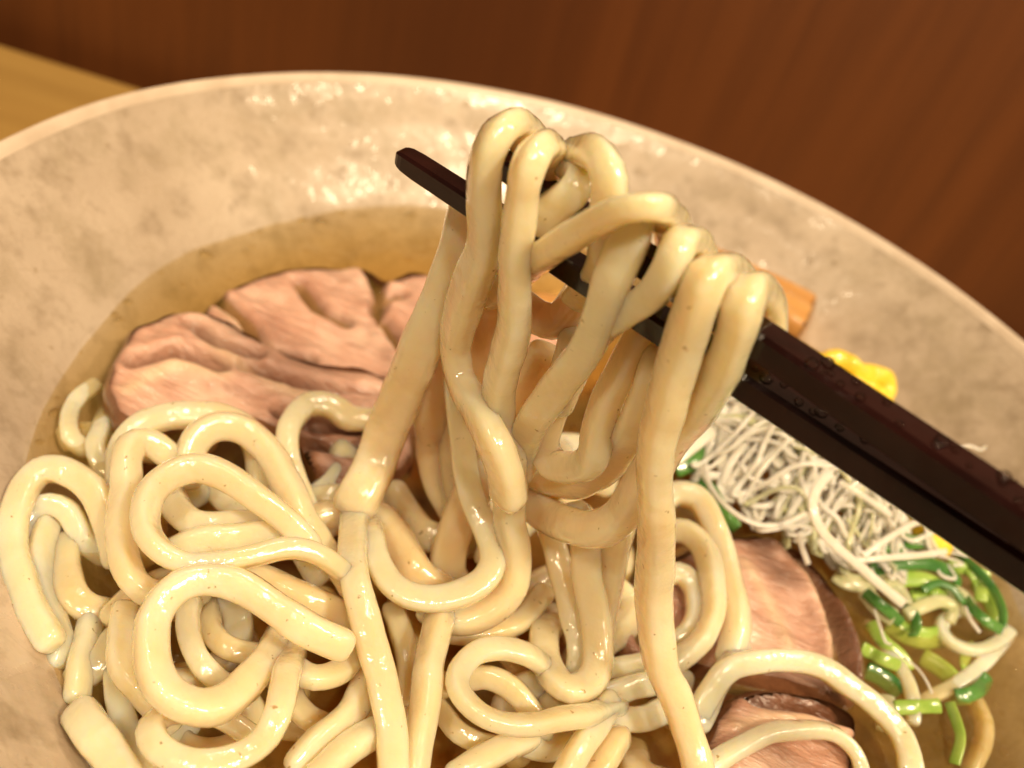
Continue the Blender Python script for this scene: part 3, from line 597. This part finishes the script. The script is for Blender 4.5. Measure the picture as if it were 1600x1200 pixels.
# ================================================================== pork slices
def pip(x, y, poly):
    c = np.zeros(x.shape, bool); n = len(poly)
    for i in range(n):
        x1, y1 = poly[i]; x2, y2 = poly[(i+1) % n]
        cond = ((y1 > y) != (y2 > y)) & (x < (x2-x1)*(y-y1)/(y2-y1+1e-15)+x1); c ^= cond
    return c
def seg_dist(x, y, pts, closed):
    d = np.full(x.shape, 1e9); n = len(pts)
    for i in range(n if closed else n-1):
        a = pts[i]; b = pts[(i+1) % n]; ab = b-a; t = np.clip(((x-a[0])*ab[0]+(y-a[1])*ab[1])/(ab@ab+1e-15), 0, 1)
        d = np.minimum(d, np.hypot(x-a[0]-ab[0]*t, y-a[1]-ab[1]*t))
    return d
def pork(label, outline, h, seams=(), fats=(), tilt=(0, 0), thick=.0032, sear_w=.0024, seed=0, relief=.0011, sear_edges=.8, brown=()):
    pl = np.array([at_h(x, y, h)[:2] for x, y in outline]); c = pl.mean(0); pl = pl-c
    pl = catmull(np.vstack([np.hstack([pl, np.zeros((len(pl), 1))]), [[*pl[0], 0]]]), 90)[:-1, :2]
    pl = pl*(1+np.array([.03*mnoise.noise(Vector((math.cos(k*.07)*6, math.sin(k*.07)*6, seed)))+.010*mnoise.noise(Vector((math.cos(k*.07)*11, math.sin(k*.07)*11, seed))) for k in range(len(pl))]))[:, None]
    st = .0006; x0, y0 = pl.min(0)-st; x1, y1 = pl.max(0)+st
    X, Y = np.meshgrid(np.arange(x0, x1, st), np.arange(y0, y1, st)); inside = pip(X, Y, pl); D = seg_dist(X, Y, pl, True)
    sm = np.full(X.shape, 1e9)
    for sline in seams: sm = np.minimum(sm, seg_dist(X, Y, catmull(np.array([[*(at_h(a, b, h)[:2]-c), 0] for a, b in sline]), 30)[:, :2], False))
    ft = np.full(X.shape, 1e9)
    for sline in fats: ft = np.minimum(ft, seg_dist(X, Y, catmull(np.array([[*(at_h(a, b, h)[:2]-c), 0] for a, b in sline]), 30)[:, :2], False))
    bd = np.full(X.shape, 1e9)
    for sline in brown: bd = np.minimum(bd, seg_dist(X, Y, catmull(np.array([[*(at_h(a, b, h)[:2]-c), 0] for a, b in sline]), 30)[:, :2], False))
    z = thick*(np.sqrt(np.clip(1-(1-np.clip(D/.0016, 0, 1))**2, 0, 1))-1)
    nz = np.vectorize(lambda a, b: mnoise.noise(Vector((a*75, b*75, seed)))+.5*mnoise.noise(Vector((a*190, b*190, seed+3)))+.25*mnoise.noise(Vector((a*420, b*420, seed+5))))(X, Y)
    z = z+relief*nz*np.clip(D/.003, .15, 1)-.0034*np.exp(-(sm/.0013)**2)+.0008*np.exp(-((sm-.0026)/.0018)**2)+.0004*np.exp(-(ft/.0012)**2)
    z = z+tilt[0]*X+tilt[1]*Y
    idx = -np.ones(X.shape, int); idx[inside] = np.arange(inside.sum())
    V = np.stack([X[inside], Y[inside], z[inside]], 1)
    sear_seam = np.clip(np.exp(-(D/(sear_w*.55))**2)*sear_edges+1.0*np.exp(-(sm/.0013)**2)+.25*np.clip(nz*1.6-.9, 0, 1)+np.exp(-(bd/.0030)**2)*np.clip(.75+.5*nz, .2, 1), 0, 1)[inside]  # browned edges and bands, plus darkening put into the colour along seam grooves
    fat = np.clip(np.exp(-(ft/.0013)**2)*.8*(nz > -.6), 0, 1)[inside]
    F = []
    for i in range(X.shape[0]-1):
        for j in range(X.shape[1]-1):
            q = (idx[i, j], idx[i, j+1], idx[i+1, j+1], idx[i+1, j])
            if min(q) >= 0: F.append(q)
    root = empty('pork_slice', (c[0], c[1], ZS+h*.001)); tag(root, label, 'pork', 'braised pork slices in the soup')
    o = link_mesh('meat', V, F, M_PORK, root)
    for nm, arr in (('sear_seam', sear_seam), ('fat', fat)):
        a = o.data.attributes.new(nm, 'FLOAT', 'POINT'); a.data.foreach_set('value', arr.astype(np.float32))
    # browned edge all round, down to the underside
    V2, F2 = [], []; n = len(pl); nin = pl-pl/np.linalg.norm(pl, axis=1)[:, None]*.0010
    ringz = [(nin, .0002, .0), (pl, -thick*.35, .3), (pl*1.004, -thick*1.4, .5), (nin, -thick*1.9, .2)]
    for pts, dz, k in ringz:
        for i_, (x, y) in enumerate(pts): V2.append((x, y, dz+tilt[0]*x+tilt[1]*y+.0005*mnoise.noise(Vector((x*300, y*300, seed+k)))))
    for i in range(3):
        for j in range(n): F2.append((i*n+j, i*n+(j+1) % n, (i+1)*n+(j+1) % n, (i+1)*n+j))
    F2.append(tuple(range(4*n-1, 3*n-1, -1)))
    link_mesh('browned_edge', V2, F2, M_CRUST, root)
    return root
pork('pink pork slice lying farther back, split by a dark cleft', [(300, 500), (345, 452), (430, 420), (520, 415), (575, 422), (600, 440), (640, 428), (710, 440), (790, 480), (880, 500), (900, 560), (860, 620), (760, 660), (650, 650), (560, 650), (450, 630), (350, 570)], 1.6,
     seams=[[(575, 420), (595, 455), (590, 490)], [(590, 470), (625, 460)], [(345, 462), (385, 500), (415, 545), (480, 560)], [(470, 440), (500, 480), (540, 500)], [(600, 500), (640, 560), (640, 620)]], fats=[[(350, 480), (385, 520), (440, 560)], [(700, 470), (760, 540), (800, 600)]], tilt=(.02, .03), seed=3)
pork('pink pork slice with dark broken edge tucked under a noodle arch', [(160, 605), (178, 560), (208, 508), (240, 498), (285, 486), (345, 492), (420, 535), (510, 565), (600, 580), (650, 640), (640, 720), (560, 770), (500, 750), (460, 690), (380, 655), (290, 650), (215, 665), (178, 650)], 3.2,
     seams=[[(385, 575), (440, 590), (510, 606), (600, 618)], [(210, 565), (280, 552), (345, 575)], [(300, 510), (340, 535), (400, 555)], [(440, 640), (500, 665), (590, 672)], [(480, 690), (540, 700), (610, 700)]], fats=[[(200, 610), (270, 575), (350, 590)], [(330, 540), (420, 600), (520, 640)]], tilt=(-.01, -.03), seed=11, brown=[[(470, 680), (520, 710), (570, 700)], [(500, 740), (560, 750)]])
pork('tan pork slice with browned edge beside the white leek', [(950, 930), (990, 905), (1070, 860), (1140, 836), (1200, 840), (1255, 865), (1300, 915), (1338, 975), (1356, 1040), (1350, 1085), (1290, 1085), (1180, 1060), (1060, 1040), (970, 1010)], 2.2,
     seams=[[(1225, 850), (1270, 900), (1300, 960), (1318, 1040), (1320, 1080)], [(965, 935), (1000, 960), (1010, 1000)]], fats=[[(1160, 880), (1210, 960), (1240, 1030)], [(1250, 880), (1290, 960), (1305, 1040)]], tilt=(.0, .02), seed=23, sear_w=.004, brown=[[(1245, 850), (1305, 910), (1340, 980), (1352, 1040), (1350, 1090)], [(1180, 850), (1220, 900)]])
pork('lower pork slice under the two noodle arches', [(1090, 1180), (1120, 1110), (1170, 1075), (1240, 1075), (1310, 1095), (1345, 1125), (1340, 1165), (1335, 1230), (1290, 1290), (1180, 1300), (1090, 1270)], 3.4,
     seams=[[(1180, 1090), (1260, 1100), (1330, 1120)]], fats=[[(1150, 1140), (1230, 1125), (1310, 1150)]], tilt=(0, -.03), seed=31, relief=.0012)

# ================================================================== bamboo shoots
def bamboo(label, corners, h, height, seed):
    c = np.array([at_h(x, y, h) for x, y in corners]); o = c.mean(0); nl, nw, nh = 26, 10, 6; V, F = [], []
    def P(u, v_, w_):
        q = (c[0]*(1-u)+c[1]*u)*(1-v_)+(c[3]*(1-u)+c[2]*u)*v_; q = q+np.array([0, 0, (w_-1)*height])
        ro = .0011; e = np.array([mnoise.noise(Vector((u*3, v_*9, w_*6+seed+k*5))) for k in range(3)])*.0007
        cc = c.mean(0)-np.array([0, 0, height*.5]); rnd = ((2*u-1)**8+(2*v_-1)**8+(2*w_-1)**8); q = q+(cc-q)*(.045*max(rnd-1, 0)); return q+e-o
    grids = []
    def face(fn, a, b):
        base = len(V)
        for i in range(a+1):
            for j in range(b+1): V.append(fn(i/a, j/b))
        for i in range(a):
            for j in range(b): F.append((base+i*(b+1)+j, base+(i+1)*(b+1)+j, base+(i+1)*(b+1)+j+1, base+i*(b+1)+j+1))
    face(lambda s, t: P(s, t, 1), nl, nw); face(lambda s, t: P(t, s, 0), nw, nl); face(lambda s, t: P(s, 0, t), nl, nh); face(lambda s, t: P(t, 1, s), nh, nl); face(lambda s, t: P(0, t, s), nw, nh) if False else face(lambda s, t: P(0, s, t), nw, nh); face(lambda s, t: P(1, t, s), nh, nw)
    ob = link_mesh('bamboo_shoot', V, F, M_BAMBOO); ob.location = tuple(o)
    m = ob.modifiers.new('weld', 'WELD'); m.merge_threshold = .00012
    tag(ob, label, 'bamboo shoot'); return ob
bamboo('orange brown block of bamboo shoot against the bowl wall behind chopsticks', [(1086, 366), (1284, 458), (1266, 508), (1062, 412)], 12, .012, 2)
bamboo('small piece of bamboo shoot glimpsed through the hanging noodles', [(830, 455), (930, 465), (930, 505), (830, 505)], 5, .006, 9)

# ================================================================== citrus peel
def peel(label, pts, w, h, zf='px'):
    ox, oy, s = ZM[zf]; P = resample(np.array([np.append(at_h(ox+x*s, oy+y*s, hh), 1) for x, y, hh in pts]), .0005); n = len(P)
    W = np.full(n, w*s*depth_of(P[0, :3])/FPX)*(1+np.array([.22*mnoise.noise(Vector((i*.16, w, h))) for i in range(n)]))
    jt = np.array([[mnoise.noise(Vector((i*.2, k*5.5, h))) for k in range(3)] for i in range(n)])*.0005
    v, f = sweep_mesh(P[:, :3]+jt, W, .5, 2.6, 12, np.array([.8*mnoise.noise(Vector((i*.12, 3, h))) for i in range(n)])); c = v.mean(0)
    o = link_mesh('citrus_peel', v-c, f, M_YUZU); o.location = tuple(c); tag(o, label, 'citrus peel', 'yellow citrus peel pieces'); return o
peel('bright yellow citrus peel showing above the wet chopstick', [(1285, 565, 9), (1310, 562, 10.5), (1345, 580, 10), (1380, 590, 9.5), (1388, 605, 8), (1372, 625, 6)], 30, 1)
peel('second yellow citrus peel strip just under the wet chopstick', [(1300, 590, 6), (1330, 600, 8), (1365, 612, 7.5), (1385, 625, 6)], 28, 2)
peel('yellow citrus peel scrap beside the scallion rings', [(1420, 815, 5), (1450, 835, 6), (1475, 855, 5)], 34, 3)

# ================================================================== scallions
def strip(name, label, cat, group, zf, pts, w, mat, aspect=.3, twist=0., h0=0, up=None, expo=2.6):
    ox, oy, s = ZM[zf]; P = resample(np.array([np.append(at_h(ox+x*s, oy+y*s, hh), 1) for x, y, hh in pts]), .0006); n = len(P)
    ww = w*s*np.array([depth_of(p) for p in P[:, :3]])/FPX*(1+np.array([.12*mnoise.noise(Vector((i*.15, w, pts[0][0]))) for i in range(n)]))
    v, f = sweep_mesh(P[:, :3], ww, aspect, expo, 10, np.linspace(0, twist, n), blunt=.25, up=up); c = v.mean(0)
    o = link_mesh(name, v-c, f, mat); o.location = tuple(c); tag(o, label, cat, group); return o
SC = 'sliced scallion pieces'
strip('scallion', 'dark green scallion ring curved over the clear broth', 'scallion', SC, 'z5', [(960, 800, 2), (1010, 760, 4), (1100, 745, 5), (1200, 748, 5), (1280, 775, 4), (1330, 830, 2)], 62, M_GREEN)
strip('scallion', 'lime inside of the dark scallion ring', 'scallion', SC, 'z5', [(1010, 850, 1.5), (1080, 815, 2.5), (1180, 815, 3), (1250, 850, 2.5), (1230, 900, 1.5), (1140, 910, 1)], 75, M_LIME)
strip('scallion', 'dark green scallion sliver beside the tip of the long leek shred', 'scallion', SC, 'z5', [(940, 870, 3), (990, 910, 4), (1040, 950, 3.5), (1085, 995, 2)], 50, M_GREEN)
strip('scallion', 'thin green scallion arc along the bowl wall under the chopstick', 'scallion', SC, 'z5', [(1320, 700, 3), (1400, 770, 4), (1470, 850, 4), (1510, 940, 4), (1510, 1010, 3)], 36, M_GREEN, .35)
strip('scallion', 'green scallion curve meeting the thin arc at the wall', 'scallion', SC, 'z5', [(1345, 880, 2), (1390, 940, 3.5), (1440, 985, 4), (1505, 1025, 3)], 44, M_GREEN)
strip('scallion', 'pale yellow green scallion heart in the clear broth', 'scallion', SC, 'z5', [(1110, 960, 2), (1170, 930, 3), (1250, 905, 3), (1305, 930, 2.5), (1290, 990, 1)], 58, M_LEEK2, .6)
strip('scallion', 'lime green scallion blade lying in broth on the near side', 'scallion', SC, 'z6', [(1290, 930, 1), (1320, 1010, 2), (1335, 1080, 2), (1310, 1180, 1)], 46, M_LIME)
strip('scallion', 'green scallion bit showing through the leek shreds', 'scallion', SC, 'z5', [(930, 540, 6), (960, 580, 6), (990, 630, 5)], 50, M_GREEN)
strip('scallion', 'green scallion slice under the crossed leek shreds', 'scallion', SC, 'z5', [(1080, 640, 6), (1130, 660, 6.5), (1190, 650, 6), (1230, 610, 5)], 62, M_GREEN)
strip('scallion', 'lime scallion slice near the yellow scrap', 'scallion', SC, 'z5', [(1150, 600, 5), (1200, 630, 6), (1240, 680, 5)], 55, M_LIME)
strip('scallion', 'flat green scallion band below the crossed leek shreds', 'scallion', SC, 'z5', [(960, 690, 5), (1030, 685, 5.5), (1090, 700, 5)], 36, M_GREEN)
strip('scallion', 'grey green scallion under the white strip by the swirl', 'scallion', SC, 'z5', [(150, 350, 3), (230, 320, 4), (320, 270, 4), (390, 300, 3)], 85, M_GREEN)
strip('scallion', 'shaded green scallion between swirl and leek nest', 'scallion', SC, 'z5', [(230, 380, 2), (300, 450, 2.5), (350, 540, 2.5), (400, 600, 2)], 60, M_GREEN)
strip('scallion', 'small bright green scallion seen between hanging noodles', 'scallion', SC, 'px', [(945, 610, 4), (965, 598, 5), (985, 585, 5), (1005, 575, 4)], 24, M_GREEN)

strip('scallion', 'sunken lime scallion slice under the pale heart', 'scallion', SC, 'z5', [(1040, 1000, -1), (1110, 1040, -.5), (1190, 1060, -.5), (1260, 1050, -1)], 95, M_LIME, .4)
strip('scallion', 'yellow green scallion leaf floating by the browned pork edge', 'scallion', SC, 'z5', [(960, 1000, 0), (1010, 1070, .5), (1080, 1130, .3), (1120, 1190, -.5)], 60, M_LIME, .35)
strip('scallion', 'pale scallion piece between the green curve and the dark puddle', 'scallion', SC, 'z5', [(1240, 880, 1), (1300, 870, 2), (1350, 900, 2), (1380, 960, 1)], 70, M_LEEK2, .5)
strip('scallion', 'sunken pale scallion slice by the wall under the thin arc', 'scallion', SC, 'z5', [(1400, 830, -.5), (1450, 890, .3), (1470, 960, .2), (1450, 1020, -1)], 70, M_LIME, .4)
strip('scallion', 'sunken lime scallion slice beneath the slender crossing noodle', 'scallion', SC, 'z6', [(1180, 740, -2), (1260, 790, -1.4), (1320, 860, -1.4), (1340, 930, -2)], 80, M_LIME, .4)
strip('scallion', 'dark green scallion edge below the dark ring', 'scallion', SC, 'z5', [(1180, 860, 3), (1240, 830, 4), (1300, 850, 4), (1350, 910, 3)], 34, M_GREEN, .5)
for k in range(14):
    x, y = random.uniform(1360, 1545), random.uniform(870, 1160); a = random.uniform(0, 6.28); hh = random.uniform(-.8, 1.2); c1 = random.uniform(-.5, .5)
    if k % 2: x, y = random.uniform(1350, 1540), random.uniform(880, 990); hh += 1.5
    q = [(x, y, hh)]
    for i in range(4): a += c1; x += 17*math.cos(a); y += 13*math.sin(a); q.append((x, y, hh+random.uniform(-.3, .6)))
    strip('scallion', 'small chopped scallion bit floating in the clear broth by the wall', 'scallion', 'small scallion bits in the clear broth', 'px', q, random.uniform(16, 30), random.choice([M_GREEN, M_LIME, M_LIME, M_LEEK2]), .3)

# ================================================================== shredded white leek
LK = 'shredded white leek'
strip('leek_shred', 'longest white leek shred reaching down from the nest to the scallions', 'leek shred', LK, 'z5', [(790, 370, 17), (735, 440, 16), (720, 510, 15), (750, 600, 13), (820, 680, 11), (920, 765, 9), (1010, 845, 7.5), (1095, 915, 6)], 44, M_LEEK, .45)
strip('leek_shred', 'straight white leek shred pointing away over the dark scallion ring', 'leek shred', LK, 'z5', [(900, 735, 8), (980, 728, 9), (1080, 720, 9), (1180, 712, 8.5), (1275, 698, 8)], 30, M_LEEK, .5)
strip('leek_shred', 'white leek shred crossing up towards the chopstick', 'leek shred', LK, 'z5', [(930, 715, 9), (1000, 665, 10), (1070, 620, 10.5), (1160, 570, 10)], 28, M_LEEK, .5)
strip('leek_shred', 'white leek shred curved round the dark hole of the nest', 'leek shred', LK, 'z5', [(270, 340, 6), (290, 420, 7), (350, 500, 8), (430, 560, 8), (520, 590, 8), (610, 580, 8), (690, 540, 8)], 24, M_LEEK, .5)
strip('leek_shred', 'hooked leek shred end at the edge of the nest', 'leek shred', LK, 'z5', [(480, 590, 6), (500, 610, 7), (560, 605, 7.5), (640, 590, 8), (710, 600, 8)], 22, M_LEEK, .5)
strip('leek_shred', 'wide white leek strip on the grey green scallion', 'leek shred', LK, 'z5', [(150, 315, 6), (210, 265, 7), (280, 210, 7.5), (370, 155, 7)], 60, M_LEEK, .35)
strip('leek_shred', 'leek shred slanting out from under the chopstick', 'leek shred', LK, 'z5', [(830, 410, 13), (900, 450, 13), (970, 495, 12), (1045, 550, 11)], 28, M_LEEK, .5)
strip('leek_shred', 'short leek shred hanging over the pork edge', 'leek shred', LK, 'z5', [(660, 620, 8), (675, 680, 7), (700, 750, 5)], 24, M_LEEK, .5)
strip('leek_shred', 'thin leek thread floating near the pale scallion heart', 'leek shred', LK, 'z5', [(975, 940, 3), (1000, 1010, 3.5), (1020, 1070, 3), (1045, 1085, 2)], 13, M_LEEK, .7)
strip('leek_shred', 'thin leek thread lying on the green curve by the wall', 'leek shred', LK, 'z5', [(1355, 930, 4.5), (1375, 980, 5), (1415, 1035, 5)], 16, M_LEEK, .7)
strip('leek_shred', 'stray leek thread stuck above the chopstick on the bowl wall', 'leek shred', LK, 'px', [(1500, 700, 15), (1515, 697, 15.5), (1532, 703, 15.2), (1540, 698, 15)], 5, M_LEEK, .7)
strip('leek_shred', 'thin thread of leek lying across the noodle arch broth', 'leek shred', LK, 'z6', [(1100, 740, 2), (1160, 790, 2.5), (1200, 850, 2.5), (1215, 890, 2)], 12, M_LEEK, .7)
# the nest itself
ctr = at_h(1228, 722, 0); 
nest_axis = at_h(1400, 850, 0)-at_h(1100, 650, 0); na_l = np.linalg.norm(nest_axis[:2]); ax = nest_axis[:2]/na_l; ay = np.array([-ax[1], ax[0]])
for k in range(285):
    # a mound of tangled threads: start in an elliptic footprint, wander, keep under the mound's surface
    u, v_ = random.gauss(0, .5), random.gauss(0, .45)
    a = random.uniform(0, 6.283); curl = random.uniform(-.55, .55); P = []
    x, y = ctr[0]+ax[0]*u*.024+ay[0]*v_*.016, ctr[1]+ax[1]*u*.024+ay[1]*v_*.016
    lvl = random.random()**.6
    n_ = random.randint(7, 13)
    for i in range(n_):
        du = ((x-ctr[0])*ax[0]+(y-ctr[1])*ax[1])/.030; dv = ((x-ctr[0])*ay[0]+(y-ctr[1])*ay[1])/.021
        top = .004+.0145*max(0, 1-du*du-dv*dv)**.8
        P.append((x, y, ZS+top*lvl*random.uniform(.88, 1.05)+.001))
        a += curl*.55+random.uniform(-.35, .35); x += .0028*math.cos(a); y += .0028*math.sin(a)
        if du*du+dv*dv > 1.0: a = math.atan2(ctr[1]-y, ctr[0]-x)+random.uniform(-.9, .9)
    q = resample(np.hstack([np.array(P), np.ones((len(P), 1))]), .0006)
    flat = lvl < .8; W = np.full(len(q), random.uniform(.0010, .0024) if flat else random.uniform(.0005, .0010))
    v, f = sweep_mesh(q[:, :3], W, random.uniform(.2, .35) if flat else random.uniform(.4, .8), 2.6, 8, random.uniform(-.6, .6)+np.linspace(0, random.uniform(-1.2, 1.2), len(q)), blunt=.2, up=(0, -.3, 1)); c = v.mean(0)
    o = link_mesh('leek_shred', v-c, f, M_LEEK2 if random.random() < .12 else M_LEEK); o.location = tuple(c)
    tag(o, 'fine white leek shred in the tangled nest behind the pork', 'leek shred', 'leek shreds tangled in the nest')
